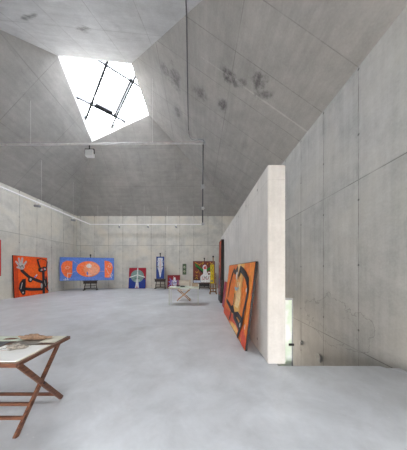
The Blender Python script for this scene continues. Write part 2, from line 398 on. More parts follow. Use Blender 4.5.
# ------------------------------------------------------------------ paintings
PM = {}
def paint(r, g, b, rough=.5):
    key = (r, g, b, rough)
    if key not in PM:
        PM[key] = plain('paint_%d_%d_%d' % (int(r*255), int(g*255), int(b*255)), (r, g, b), rough, 0, .14, 9)
    return PM[key]
def E(cx, cz, rx, rz, col, n=28, rot=0): 
    return ('p', [(cx + rx*math.cos(2*PI*i/n), cz + rz*math.sin(2*PI*i/n)) for i in range(n)], col)
def Pg(pts, col): return ('p', pts, col)
def S(pts, w, col): return ('s', pts, w, col)
BLK = (.02, .02, .025); WHT = (.80, .80, .80)
def painting(name, label, W, H, bg, shapes, loc, rz=0, lean=0, depth=.04, edge=(.06, .04, .035), cat='painting', group=None):
    root = empty(name, loc, rz); setp(root, label, cat, group)
    if name == 'orange_painting': shapes = [(q[0], [(min(1, max(x, 0)**.80 + .06*max(0, min(1, (x-.6)/.2))), z) for x, z in q[1]]) + ((q[2]*(1.35 if q[2] > .04 else 1), q[3]) if q[0] == 's' else q[2:]) for q in shapes]
    mats = [paint(*bg)]; idx = {bg: 0}
    def mi(c):
        if c not in idx: idx[c] = len(mats); mats.append(paint(*c))
        return idx[c]
    bm = bmesh.new(); off = 0
    box(bm, .008, W - .008, -.004, 0.004, .008, H - .008)
    def P(x, z, o): return bm.verts.new((.012 + x * (W - .024), -.004 - o, .012 + z * (H - .024)))
    for s in shapes:
        off += .0015
        if s[0] == 'p':
            try: f = bm.faces.new([P(x, z, off) for x, z in s[1]])
            except ValueError: continue
            f.material_index = mi(s[2])
            r = bmesh.ops.triangulate(bm, faces=[f])
            for g in r['faces']:
                g.material_index = mi(s[2])
        else:
            pts = [Vector(((W*x), H*z)) for x, z in s[1]]; w = s[2] * min(W, H) / 2; c = mi(s[3])
            def Q(v, o): return bm.verts.new((min(max(v.x, .01), W-.01), -.004 - o, min(max(v.y, .01), H-.01)))
            for p, q in zip(pts, pts[1:]):
                d = (q - p).normalized(); nn = Vector((-d.y, d.x)) * w
                f = bm.faces.new([Q(p + nn, off), Q(p - nn, off), Q(q - nn, off), Q(q + nn, off)]); f.material_index = c
            for p in pts:
                off2 = off + .0004
                f = bm.faces.new([Q(p + Vector((math.cos(a*PI/5), math.sin(a*PI/5))) * w, off2) for a in range(10)]); f.material_index = c
    cv = mobj('canvas', bm, mats, root); cv.rotation_euler.x = lean
    bm = bmesh.new()
    box(bm, 0, W, 0.004, depth, 0, .03); box(bm, 0, W, 0.004, depth, H - .03, H); box(bm, 0, .03, 0.004, depth, .03, H - .03); box(bm, W - .03, W, 0.004, depth, .03, H - .03)
    box(bm, 0, .008, -.006, .004, 0, H); box(bm, W-.008, W, -.006, .004, 0, H); box(bm, .008, W-.008, -.006, .004, 0, .008); box(bm, .008, W-.008, -.006, .004, H-.008, H)
    st = mobj('stretcher', bm, paint(*edge), root); st.rotation_euler.x = lean
    return root

OR = (.92, .115, .012); ORD = (.60, .06, .01)
# 1 orange canvas with the black figure, leaning on the left wall
y0, y1 = 10.14, 12.42
fig = [Pg([(0, 0), (.12, 0), (.10, 1), (0, 1)], ORD), E(.55, .5, .32, .3, (.95, .14, .012)),
  S([(.21, .64), (.30, .56), (.42, .46), (.58, .40), (.74, .34), (.86, .30)], .055, BLK), E(.43, .40, .07, .065, BLK), E(.44, .41, .03, .035, (.5, .5, .5)),
  # raised hand
  E(.20, .74, .085, .075, (.45, .42, .42)), S([(.14, .76), (.07, .85)], .035, (.50, .47, .47)), S([(.17, .79), (.14, .93)], .035, (.50, .47, .47)), S([(.21, .80), (.23, .94)], .035, (.50, .47, .47)),
  S([(.26, .78), (.33, .86)], .035, (.50, .47, .47)), S([(.15, .70), (.09, .72)], .03, (.50, .47, .47)), S([(.17, .72), (.22, .77), (.25, .71)], .012, BLK), S([(.12, .78), (.17, .72)], .01, BLK),
  # hammer
  S([(.22, .20), (.45, .155), (.80, .13)], .05, BLK), Pg([(.10, .20), (.13, .34), (.21, .43), (.30, .44), (.27, .38), (.22, .31), (.21, .20), (.24, .13), (.27, .05), (.20, .03), (.15, .11)], BLK),
  S([(.16, .20), (.20, .34)], .02, (.55, .55, .55)), E(.21, .10, .02, .02, (.6, .6, .6)),
  # body and head
  S([(.83, .02), (.84, .35), (.84, .62)], .06, BLK), E(.77, .66, .10, .065, BLK), E(.88, .68, .09, .07, BLK), E(.78, .66, .035, .03, (.45, .45, .45)), E(.90, .68, .035, .03, (.55, .5, .5)), E(.83, .67, .02, .035, (.75, .03, .02)),
  S([(.74, .68), (.69, .82), (.66, .92)], .035, BLK), S([(.66, .92), (.75, .965), (.90, .94), (.99, .88)], .018, BLK), S([(.99, .88), (.96, .78), (.93, .70)], .03, BLK),
  E(.88, .28, .055, .13, BLK), S([(.92, .45), (.94, .30), (.93, .12)], .03, BLK), E(.76, .22, .035, .07, (.45, .42, .40)), S([(.86, .36), (.89, .22)], .018, (.5, .5, .5)), S([(.93, .20), (.99, .30)], .02, BLK), S([(.94, .12), (.99, .06)], .025, BLK),
  Pg([(.53, .47), (.62, .54), (.63, .51), (.55, .44)], (.10, .25, .75)), Pg([(.57, .51), (.62, .55), (.63, .52), (.59, .49)], (.7, .7, .7))]
fig = [(q[0], q[1], q[2]*1.45, q[3]) if q[0] == 's' and q[2] > .02 else q for q in fig]
painting('figure_painting', 'square orange painting with a black hammer-wielding figure, leaning on the left wall', y1 - y0, 2.27, OR, fig,
         (XL + .13, y0, 0.0), PI/2, -.035, edge=(.025, .02, .02))
# 2 red painting hung further left
painting('red_painting', 'plain red painting cut by the left edge of the picture, hung on left wall', 1.9, 1.80, (.72, .03, .02),
         [Pg([(0, 0), (.3, 0), (.25, .4), (0, .5)], (.60, .02, .02)), E(.4, .5, .2, .25, (.80, .06, .02)), S([(.1, .2), (.3, .8)], .03, BLK)], (XL + .041, 7.64, 1.18), PI/2)
# 3 wide blue triptych on its easel
pa = Vector(((59.5 - VX)/F*13.3, 13.3, .72)); pb = Vector(((114 - VX)/F*14.45, 14.45, .72)); dv = pb - pa
BL = (.10, .22, .66); OO = (.95, .20, .06)
def half(cx, cz, rx, rz, side, n=22):
    return [(cx + side*rx*abs(math.cos(-PI/2 + PI*i/n))**.7, cz + rz*math.sin(-PI/2 + PI*i/n)) for i in range(n+1)]
tri = [Pg([(0,0),(1,0),(1,.1),(.4,.16),(0,.1)], (.12, .25, .70)),
  Pg([(x, z) for x, z in [(.22,.84),(.12,.86),(.05,.78),(.02,.62),(.03,.40),(.08,.20),(.14,.12),(.18,.12),(.215,.28),(.21,.5)]], OO),
  E(.51, .50, .22, .35, OO), E(.57, .50, .15, .30, (.90, .33, .17)), E(.60, .42, .10, .18, (.92, .42, .26)), E(.52, .63, .05, .09, (.88, .75, .68)), S([(.50,.66),(.52,.72),(.55,.66),(.51,.58)], .03, WHT),
  Pg([(.815,.88),(.90,.86),(.96,.74),(.98,.55),(.96,.35),(.93,.14),(.90,.10),(.82,.12)], OO),
  S([(.10,.55),(.13,.62),(.17,.58),(.15,.50),(.10,.52),(.12,.60)], .02, (.90,.55,.42)), S([(.90,.75),(.95,.70),(.93,.58),(.88,.60),(.90,.68)], .02, (.90,.6,.5)),
  S([(.14,.34),(.14,.05)], .018, WHT), S([(.14,.32),(.22,.31)], .018, WHT), S([(.07,.04),(.16,.04)], .018, WHT), S([(.10,.12),(.10,.02)], .014, WHT),
  S([(.47,.24),(.57,.24)], .022, WHT), S([(.52,.30),(.52,.17)], .02, WHT), Pg([(.48,.38),(.50,.38),(.505,.24),(.48,.24)], BL),
  S([(.22,.88),(.32,.70),(.44,.62)], .010, (.75,.35,.35)), S([(.22,.36),(.30,.42)], .010, (.75,.45,.45)), S([(.72,.40),(.82,.40)], .012, (.80,.5,.45)),
  S([(.84,.55),(.90,.28)], .014, WHT), S([(.88,.18),(.97,.20)], .02, WHT), S([(.92,.28),(.95,.10)], .025, (.85,.7,.65)), S([(.94,.32),(.97,.24)], .018, WHT)]
painting('triptych_painting', 'wide blue painting with three orange rounded shapes, on an easel by the left corner', dv.length, 1.66, BL, tri, pa, math.atan2(dv.y, dv.x), -.03, edge=(.05, .06, .12))
# 4 red and blue with a grey disc
RED = (.36, .012, .03); DBL = (.015, .04, .26); GRN = (.19, .30, .28)
disc = [Pg([(0, 0), (1, 0), (1, .49), (.55, .62), (0, .50)], DBL), Pg([(.55,.62),(1,.49),(1,.40),(.9,.45)], (.10,.02,.12)), E(.50, .60, .40, .31, GRN), E(.5, .62, .30, .22, (.22, .34, .31)),
  S([(.06, .54), (.5, .66), (.94, .55)], .055, (.72, .75, .74)), S([(.51, .98), (.51, .60), (.50, .32)], .055, (.72, .75, .74)), Pg([(.38, .02), (.46, .30), (.47, .50), (.55, .50), (.56, .30), (.62, .02)], (.72, .74, .76)),
  Pg([(.44, .02), (.47, .10), (.53, .10), (.56, .02)], (.55, .25, .25)), E(.51, .90, .045, .035, (.75,.75,.75)), S([(.34, .50), (.46, .48)], .03, (.05,.08,.08)), S([(.54,.48),(.64,.50)], .03, (.05,.08,.08)),
  E(.40, .36, .06, .05, (.35,.45,.42)), E(.62, .38, .06, .05, (.35,.45,.42))]
def fl(px, Y): return (px - VX) / F * Y
Yd = 15.25
painting('disc_painting', 'red and blue painting with a grey-green disc and white cross, leaning on the back wall', fl(145.4, Yd) - fl(128.4, Yd), 1.66, RED, disc, (fl(128.4, Yd), Yd, 0), 0, -.12, edge=(.2, .02, .04))
# 5 tall blue painting on a studio easel
Ye = 14.9
tall = [Pg([(.05, .02), (.95, .02), (.97, .5), (.95, .98), (.05, .98), (.03, .5)], (.02, .06, .28)),
  Pg([(.20, .95), (.80, .95), (.90, .80), (.80, .58), (.86, .50), (.70, .35), (.55, .06), (.45, .06), (.30, .35), (.14, .50), (.22, .58), (.10, .80)], (.62, .66, .72)),
  Pg([(.44, .90), (.58, .90), (.62, .60), (.55, .25), (.47, .25), (.40, .60)], (.55, .38, .36)), S([(.5, .92), (.5, .15)], .05, (.75, .75, .78)),
  S([(.08, .93), (.25, .78), (.12, .66)], .06, (.02, .06, .30)), S([(.92, .93), (.75, .78), (.88, .66)], .06, (.02, .06, .30)), S([(.02, .56), (.28, .53)], .08, BLK), S([(.98, .56), (.72, .53)], .08, BLK), S([(.30, .30), (.42, .12)], .04, BLK)]
painting('tall_blue_painting', 'tall narrow blue painting with a pale symmetric figure, standing on a dark easel', fl(164.2, Ye) - fl(156.2, Ye), 1.72, (.02, .05, .24), tall, (fl(156.2, Ye), Ye - .02, .80), 0, -.03, edge=(.02, .03, .10))
# 6 small red painting
Yf = 15.2
face = [Pg([(0,0),(.3,0),(.2,.4),(0,.5)], (.25,.01,.02)), S([(.10,.20),(.30,.36),(.12,.52),(.34,.56),(.18,.75)], .06, (.18,.17,.55)), S([(.38,.15),(.30,.42),(.42,.62)], .05, (.4,.42,.7)), E(.58, .45, .20, .24, (.42, .40, .50)), E(.56, .70, .10, .14, (.62, .62, .68)), S([(.50, .88), (.56, .70), (.62, .80)], .04, WHT),
  S([(.44,.42),(.74,.44)], .05, (.10,.10,.35)), S([(.46,.28),(.72,.26)], .05, (.75,.75,.8)), E(.62, .12, .13, .08, (.6, .58, .62)), S([(.80,.20),(.90,.40),(.82,.62)], .05, (.15,.12,.5)), E(.50,.50,.04,.04,WHT), E(.66,.52,.04,.04,WHT)]
painting('small_red_painting', 'small dark red painting with a mauve figure, standing low behind the white desk', fl(179.9, Yf) - fl(167.3, Yf), 1.08, (.24, .012, .02), face, (fl(167.3, Yf), Yf, 0), 0, -.12, edge=(.15, .01, .02))
# 7 narrow green picture on the wall
painting('hanging_picture', 'narrow green picture with two pale spots, hung on the back wall', .31, .87, (.07, .11, .06),
  [Pg([(.12,.04),(.88,.04),(.88,.96),(.12,.96)], (.10,.15,.08)), E(.5,.70,.28,.12,(.45,.48,.36)), E(.5,.30,.26,.10,(.52,.52,.40)), E(.5,.30,.10,.04,BLK), E(.5,.70,.1,.04,BLK), S([(.3,.5),(.7,.5)], .1, (.02,.03,.02))], (fl(182.5, 15.5), YB - .045, 1.10))
# 8 brown painting with white figure
Yg = 14.7; MR = (.20, .045, .03)
fg = [Pg([(0,.0),(1,0),(1,.25),(.6,.22),(0,.3)], (.10,.03,.025)), Pg([(.08,.86),(.16,.70),(.48,.50),(.50,.60),(.22,.80),(.10,.90)], (.02,.22,.03)), Pg([(.62,.52),(.60,.60),(.74,.72),(.86,.76),(.80,.62)], (.02,.22,.03)), Pg([(.12,.74),(.44,.44),(.50,.50),(.20,.72)], (.01,.02,.01)),
  E(.54, .72, .10, .12, WHT), Pg([(.47,.64),(.62,.64),(.66,.34),(.46,.34)], WHT), E(.56, .24, .23, .19, WHT), Pg([(.34,.03),(.78,.03),(.80,.20),(.33,.20)], WHT), E(.74,.42,.09,.10, WHT), E(.73,.42,.045,.05, MR), S([(.55,.74),(.60,.66),(.50,.66),(.56,.78)], .035, (.75,.02,.02)), E(.50, .72, .02,.02,BLK), E(.60,.74,.02,.02,BLK),
  S([(.42,.30),(.42,.20),(.50,.16),(.52,.26)], .022, (.5,.1,.1)), S([(.58,.30),(.62,.16),(.70,.20),(.72,.30)], .022, (.45,.1,.12)), S([(.50,.34),(.56,.22),(.64,.34)], .018, (.15,.15,.2)), Pg([(.02,.02),(.36,.02),(.36,.12),(.02,.13)], (.55,.62,.72)),
  S([(.10,.94),(.20,.88),(.30,.84)], .03, (.65,.32,.03)), S([(.45,.96),(.47,.90),(.42,.86)], .03, (.7,.4,.04)), S([(.78,.94),(.86,.86),(.90,.92)], .03, (.65,.35,.03)), S([(.12,.52),(.18,.47),(.22,.52)], .03, (.65,.32,.03)), S([(.14,.36),(.20,.32)], .03, (.6,.3,.03)), S([(.10,.22),(.18,.26),(.22,.20)], .03, (.6,.3,.03)), S([(.24,.62),(.30,.42)], .02, (.5,.2,.03)), S([(.30,.80),(.38,.90)], .025, (.6,.3,.03)), S([(.68,.90),(.64,.84)], .03, (.6,.3,.03)), S([(.86,.56),(.92,.50)], .03, (.6,.3,.03))]
painting('white_figure_painting', 'maroon painting of a white figure with green arms, on an easel by the back wall', fl(214.9, Yg) - fl(193.0, Yg), 1.70, MR, fg, (fl(193.0, Yg), Yg, .46), 0, -.04, edge=(.05, .02, .015))
# 9 narrow yellow canvas on the wooden easel
Yy = 11.75
yel = [Pg([(.55,0),(1,0),(1,1),(.6,1)], (.62,.42,.01)), S([(.3,.95),(.5,.82),(.3,.72),(.55,.6)], .10, (.10,.09,.05)), S([(.4,.5),(.6,.4),(.4,.3)], .09, (.35,.22,.02)), E(.4,.12,.25,.05,(.2,.2,.2))]
painting('narrow_yellow_painting', 'narrow yellow painting with dark marks, resting on the light wooden easel', .24, 1.16, (.75, .56, .012), yel, (fl(210.3, Yy), Yy, .66), 0, -.03, edge=(.35, .24, .02))
# 10 paintings leaning on the partition (they face left)
def lean_on_partition(name, label, ynear, yfar, xb, height, bg, shapes, edge, depth=.04):
    xt = px_((ynear + yfar)/2) - depth*1.05
    L = math.sqrt(max(height**2, .01)); th = math.asin((xt - xb) / L)
    # canvas faces -x : local x runs from far (left as seen) to near
    return painting(name, label, yfar - ynear, L, bg, shapes, (xb, yfar, depth*math.sin(th)*0+.0), -PI/2 + -PS, -th, depth, edge)
D_O = (.88, .23, .03); L_O = (.90, .50, .15); L_Y = (.92, .68, .34); VD = (.022, .02, .03)
big = [Pg([(0, 0), (.42, 0), (.42, 1), (0, 1)], (.78, .19, .03)), Pg([(.40, 1), (.66, 1), (.64, .55), (.70, .1), (.66, 0), (.38, 0), (.42, .5)], L_O), Pg([(.48, .72), (.60, .72), (.66, .50), (.60, .30), (.50, .28), (.46, .5)], L_Y), Pg([(.42,1),(.54,1),(.50,.74),(.42,.74)], L_Y),
  Pg([(.62, .35), (.42, .33), (.40, .08), (.55, .06), (.70, .12)], (.86, .48, .12)), Pg([(0, .0), (.10, 0), (.62, .10), (.82, .04), (.80, .14), (.5, .2), (0, .12)], (.72, .10, .04)),
  Pg([(.80, 1), (1, 1), (1, 0), (.88, 0), (.84, .5)], (.92, .29, .04)), Pg([(.80, .22), (.98, .12), (1, 0), (.80, 0)], (.70, .08, .04)),
  S([(.12, .40), (.14, .62), (.20, .80), (.27, .90), (.33, .86), (.40, .87)], .055, VD), S([(.36, .87), (.43, .93), (.45, .85)], .05, VD), S([(.08, .30), (.22, .28), (.34, .25), (.42, .30), (.52, .22), (.64, .28), (.76, .26)], .055, VD), E(.42, .26, .05, .06, VD),
  S([(.54, .84), (.56, .92), (.66, .88), (.74, .83), (.80, .76)], .07, VD), E(.80, .77, .035, .055, VD), S([(.80, .76), (.84, .66), (.82, .52), (.79, .40), (.78, .26), (.74, .12), (.71, .02)], .055, VD), S([(.38, .24), (.36, .12), (.33, .06)], .045, VD), S([(.76, .26), (.72, .16), (.56, .20)], .06, VD), E(.56, .20, .05, .05, VD),
  S([(.46, .52), (.46, .40), (.45, .36)], .035, VD), E(.46, .82, .035, .06, (.75,.75,.75)), S([(.49, .84), (.47, .70), (.56, .62)], .014, (.75,.08,.05)), S([(.54, .78), (.60, .74), (.54, .50), (.50, .42)], .014, (.75, .10, .05)),
  S([(.44, .62), (.52, .60), (.60, .64)], .03, (.32, .50, .62)), E(.50, .61, .03, .03, (.25, .45, .62)), E(.82, .66, .012, .03, WHT), E(.76, .20, .012, .03, WHT), E(.90, .25, .012, .03, WHT)]
lean_on_partition('orange_painting', 'large orange and yellow painting with looping black lines, leaning on the partition wall', 3.53, 6.75, .885, 1.665, D_O, big, (.018, .015, .018), .035)
st = [Pg([(0,0),(1,0),(1,.12),(0,.10)], BLK), Pg([(0,.10),(.25,.12),(.2,1),(0,1)], (.25,.02,.02)), Pg([(.25,.55),(.9,.55),(.95,.98),(.2,.98)], (.72,.10,.03)), Pg([(.3,.15),(.6,.12),(.6,.55),(.3,.5)], (.42,.03,.03)), Pg([(.55,.34),(.85,.36),(.85,.50),(.55,.48)], (.55,.10,.06)),
  E(.5,.33,.2,.07,(.10,.16,.42)), E(.35,.45,.12,.05,(.35,.36,.45)), E(.7,.22,.14,.06,(.42,.42,.48)), S([(.4,.98),(.5,.7),(.35,.5),(.7,.3),(.5,.1)], .10, BLK), S([(.8,.95),(.75,.6),(.9,.3)], .08, BLK), E(.55,.62,.1,.03,(.55,.5,.5)), S([(.3,.2),(.7,.1)], .05, (.5,.5,.5))]
lean_on_partition('tall_dark_painting', 'tall black-edged red and orange painting leaning at the far end of the partition', 8.6, 9.62, .985, 2.86, (.30, .03, .02), st, (.02, .018, .02), .12)
sm = [Pg([(0,0),(.5,0),(.6,1),(0,1)], (.40,.03,.04)), S([(.2,.1),(.5,.5),(.3,.9)], .1, (.18,.08,.3)), E(.7,.5,.15,.2,(.5,.2,.15))]
lean_on_partition('small_crimson_painting', 'small crimson painting leaning on the partition behind the large orange painting', 7.15, 8.05, .985, 1.02, (.48, .05, .04), sm, (.10, .02, .02))

# ------------------------------------------------------------------ easels
m_dwood = plain('dark_stained_wood', (.045, .03, .024), .5)
m_lwood = plain('light_brown_wood', (.30, .16, .07), .5)
m_metal = plain('black_metal', (.03, .03, .032), .4, .4)
def studio_easel(label, x, y, mat, w, z_ledge, z_top, rz=0, box_h=.42, drawer=True, zf=0.0):
    r = empty('easel', (x, y, 0), rz); setp(r, label, 'easel')
    def part(nm, fn, mt=mat, par=r):
        bm = bmesh.new(); fn(bm); return mobj(nm, bm, mt, par)
    for s in (-1, 1):
        part('foot', lambda bm: box(bm, s*w*.42 - .035, s*w*.42 + .035, -.10, .42, 0, .07, bev=.008))
        part('leg', lambda bm: bar(bm, (s*w*.42, .14, .07), (s*w*.30, .14, z_ledge), .05, .05))
    part('crossbar', lambda bm: box(bm, -w*.42, w*.42, .15, .19, .10, .17, bev=.004))
    part('mast', lambda bm: bar(bm, (0, .14, .12), (0, .10, z_top), .06, .045))
    part('ledge', lambda bm: box(bm, -w*.5, w*.5, -.06, .12, z_ledge - .05, z_ledge - .012, bev=.004))
    if drawer:
        b = part('paint_box', lambda bm: box(bm, -w*.44, w*.44, -.05, .12, z_ledge - .05 - box_h*.45, z_ledge - .055, bev=.006))
        part('knob', lambda bm: tube(bm, [(0, -.05, z_ledge - .14), (0, -.08, z_ledge - .14)], .018), m_metal, b)
        part('tray', lambda bm: box(bm, -w*.40, w*.40, -.02, .14, .30, .34, bev=.004))
    part('top_clamp', lambda bm: box(bm, -.05, .05, .04, .12, z_top - .10, z_top, bev=.006), m_metal)
    return r
mx = (pa + pb) / 2; rt = math.atan2(dv.y, dv.x)
studio_easel('dark wooden easel holding the wide blue painting with orange shapes', mx.x + .12, mx.y + .10, m_dwood, 1.0, .72 - .0, 2.62, rt)
studio_easel('dark wooden easel holding the tall narrow blue painting', fl(160, Ye), Ye + .02, m_dwood, .92, .80, 2.80)
studio_easel('dark easel behind and below the maroon painting of a white figure', fl(204.4, Yg), Yg + .10, m_metal, .92, .46, 2.42)
studio_easel('light brown wooden easel with the narrow yellow painting near the partition end', fl(213.2, 11.85), 11.80, m_lwood, .46, .66, 2.36, drawer=False)
# a second upright lets the light easel read as an H-frame
er = [o for o in bpy.data.objects if o.get('label', '').startswith('light brown wooden easel')][0]
for sx in (-.14, .17):
    bm = bmesh.new(); bar(bm, (sx, .16, .07), (sx, .16, 1.30), .045, .04); mobj('upright', bm, m_lwood, er)
bm = bmesh.new(); box(bm, -.16, .19, .19, .22, .95, 1.02); mobj('crossbar', bm, m_lwood, er)
bm = bmesh.new(); box(bm, -.20, .21, .0, .13, .30, .36); mobj('shelf', bm, m_lwood, er)

# ------------------------------------------------------------------ white desk, chair and what lies on the desk
m_cream = plain('cream_lacquer', (.62, .66, .56), .4, var=.04)
m_top = plain('pale_green_top', (.42, .52, .42), .35, var=.05)
dk = empty('desk', (0, 0, 0)); dk.location = (-.64, 8.45, 0); setp(dk, 'pale green-white desk with thin legs standing in the middle of the floor', 'desk')
bm = bmesh.new(); box(bm, -.66, .66, -.32, .33, .735, .75, bev=.003); mobj('desktop', bm, m_top, dk)
bm = bmesh.new()
box(bm, -.63, .63, -.295, -.265, .705, .7345); box(bm, -.63, .63, .275, .305, .705, .7345); box(bm, -.63, -.60, -.265, .275, .705, .7345); box(bm, .60, .63, -.265, .275, .705, .7345)
mobj('apron', bm, m_cream, dk)
for sx in (-1, 1):
    for yy in (-.28, .29):
        bm = bmesh.new(); xx = sx*.615; box(bm, xx-.012, xx+.012, yy-.012, yy+.012, 0, .705, bev=.002); mobj('leg', bm, m_cream, dk)
ch = empty('folding_chair', (-.72, 9.4, 0)); setp(ch, 'folding chair with crossed wooden legs and cream canvas, behind the white desk', 'chair')
m_canvas = plain('cream_canvas', (.86, .80, .70), .85, var=.05)
m_tan = plain('tan_wood', (.42, .24, .11), .5)
for yy in (-.20, .24):
    for s in (-1, 1):
        bm = bmesh.new(); bar(bm, (-s*.30, yy + s*.012, .03), (s*.27, yy + s*.012, .51), .035, .022, (0, 1, 0)); mobj('leg', bm, m_tan, ch)
for s in (-1, 1):
    bm = bmesh.new(); box(bm, s*.30-.02, s*.30+.02, -.24, .28, 0, .035, bev=.004); mobj('foot_rail', bm, m_tan, ch)
    bm = bmesh.new(); box(bm, s*.28-.015, s*.28+.015, -.24, .28, .49, .52, bev=.003); mobj('seat_rail', bm, m_tan, ch)
    bm = bmesh.new(); bar(bm, (s*.28, .24, .52), (s*.28, .30, 1.0), .03, .025); mobj('back_post', bm, m_tan, ch)
bm = bmesh.new()
g = [[bm.verts.new((-.27 + .54*i/8, -.23 + .5*j/3, .53 - .035*math.sin(PI*i/8))) for i in range(9)] for j in range(4)]
for j in range(3):
    for i in range(8): bm.faces.new((g[j][i], g[j][i+1], g[j+1][i+1], g[j+1][i]))
bmesh.ops.solidify(bm, geom=bm.faces[:], thickness=.012); mobj('seat', bm, m_canvas, ch, True)
bm = bmesh.new()
g = [[bm.verts.new((-.29 + .58*i/8, .265 + .03*j/2 + .03*math.sin(PI*i/8), .73 + .24*j/2)) for i in range(9)] for j in range(3)]
for j in range(2):
    for i in range(8): bm.faces.new((g[j][i], g[j][i+1], g[j+1][i+1], g[j+1][i]))
bmesh.ops.solidify(bm, geom=bm.faces[:], thickness=.015); mobj('backrest', bm, m_canvas, ch, True)
m_paper = plain('white_paper', (.88, .88, .87), .8, var=.02)
def sheet(name, label, cat, x, y, z, w, d, rz, mat, t=.003, curl=0, group=None, marks=None):
    bm = bmesh.new(); n = 6
    g = [[bm.verts.new((-w/2 + w*i/n, -d/2 + d*j/n, t + curl*max(0, (i/n + j/n) - 1.2)**2)) for i in range(n+1)] for j in range(n+1)]
    for j in range(n):
        for i in range(n): bm.faces.new((g[j][i], g[j][i+1], g[j+1][i+1], g[j+1][i]))
    ed = [e for e in bm.edges if e.is_boundary]
    ex = bmesh.ops.extrude_edge_only(bm, edges=ed)
    vb = [v for v in ex['geom'] if isinstance(v, bmesh.types.BMVert)]
    for v in vb: v.co.z = 0
    bmesh.ops.holes_fill(bm, edges=[e for e in bm.edges if e.is_boundary], sides=0)
    bmesh.ops.recalc_face_normals(bm, faces=bm.faces[:])
    mats = [mat]
    for mk in (marks or []):
        pts, c = mk; mats.append(c)
        f = bm.faces.new([bm.verts.new((-w/2 + w*a, -d/2 + d*b, t + .0006)) for a, b in pts]); f.material_index = len(mats) - 1
    o = mobj(name, bm, mats); o.location = (x, y, z); o.rotation_euler.z = rz
    return setp(o, label, cat, group)
dz = .7515
sheet('paper_sheet', 'white paper sheet at the left front of the white desk', 'paper', -1.12, 8.42, dz, .30, .22, .1, m_paper)
sheet('paper_sheet', 'white paper sheet in the middle of the white desk', 'paper', -.36, 8.30, dz, .34, .22, -.15, m_paper)
bm = bmesh.new(); box(bm, -.06, .06, -.05, .05, 0, .06, bev=.01); tube(bm, [(0, 0, .06), (0, 0, .075)], .03); o = mobj('ink_pot', bm, m_metal); o.location = (-.93, 8.62, dz); setp(o, 'small dark pot on the left half of the white desk', 'pot')
bm = bmesh.new(); box(bm, -.10, .10, -.05, .05, 0, .03, bev=.005); box(bm, -.07, .08, -.04, .04, .03, .045, bev=.004); o = mobj('stapler', bm, m_metal); o.location = (-.70, 8.36, dz); setp(o, 'low black desk tool near the centre of the white desk', 'tool')
# cardboard box with flaps
bx = empty('cardboard_box', (-.16, 8.60, dz)); setp(bx, 'small open cardboard box on the right end of the white desk', 'box')
m_card = plain('cardboard', (.42, .33, .24), .85); bm = bmesh.new()
box(bm, -.13, .13, -.09, .09, 0, .008); box(bm, -.13, .13, -.09, -.084, .008, .14); box(bm, -.13, .13, .084, .09, .008, .14); box(bm, -.13, -.124, -.084, .084, .008, .14); box(bm, .124, .13, -.084, .084, .008, .14)
mobj('body', bm, m_card, bx)
for s in (-1, 1):
    bm = bmesh.new(); bar(bm, (s*.127, 0, .138), (s*.20, 0, .17), .17, .005); mobj('flap', bm, m_card, bx)

# ------------------------------------------------------------------ folding table front left
k = NT('varnished_wood'); tc = k.n('ShaderNodeTexCoord').outputs['Object']
gr = k.noise(k.scale(tc, 3, 3, 26), 3, 6, .6, .6)
c = k.mix(k.rng(gr, .35, .65), (.075, .028, .016, 1), (.17, .072, .038, 1))
k.link(c, k.b.inputs['Base Color']); k.b.inputs['Roughness'].default_value = .38; m_wood = k.m
TX = -1.55
ft = empty('folding_table', (TX, 1.63, 0)); setp(ft, 'varnished wooden folding table with crossed legs at the left front of the floor', 'table')
TW, TD, TH = 1.15, .69, .70
def tpart(nm, fn, mt=m_wood):
    bm = bmesh.new(); fn(bm); return mobj(nm, bm, mt, ft)
tpart('tabletop', lambda bm: box(bm, -TW, -.012, .012, TD - .012, TH - .018, TH - .003, bev=.002))
tpart('edge_rail', lambda bm: box(bm, -TW, 0, -.0, .018, TH - .035, TH, bev=.003))
tpart('edge_rail', lambda bm: box(bm, -TW, 0, TD - .018, TD, TH - .035, TH, bev=.003))
tpart('edge_rail', lambda bm: box(bm, -.02, .006, .018, TD - .018, TH - .032, TH + .001, bev=.003))
tpart('edge_rail', lambda bm: box(bm, -TW - .006, -TW + .02, .018, TD - .018, TH - .032, TH + .001, bev=.003))
for X0 in (-.07, -TW + .10):
    tpart('leg', lambda bm: bar(bm, (X0 - .012, .075, .0), (X0 - .012, .625, TH - .035), .024, .045, (0, 1, 0), bev=.003))
    tpart('leg', lambda bm: bar(bm, (X0 + .014, .62, .0), (X0 + .014, .07, TH - .035), .024, .045, (0, 1, 0), bev=.003))
    tpart('bolt', lambda bm: tube(bm, [(X0 - .035, .347, .333), (X0 + .036, .347, .333)], .009), m_metal)
XA, XBt = -TW + .10, -.07
tpart('stretcher', lambda bm: bar(bm, (XA, .585, .065), (XBt, .585, .065), .022, .034, bev=.003))
tpart('stretcher', lambda bm: bar(bm, (XA, .235, .195), (XBt, .235, .195), .022, .030, bev=.003))
tpart('stretcher', lambda bm: bar(bm, (XA, .165, .115), (XBt, .165, .115), .022, .030, bev=.003))
m_bl = plain('brass', (.5, .4, .25), .35, .8)
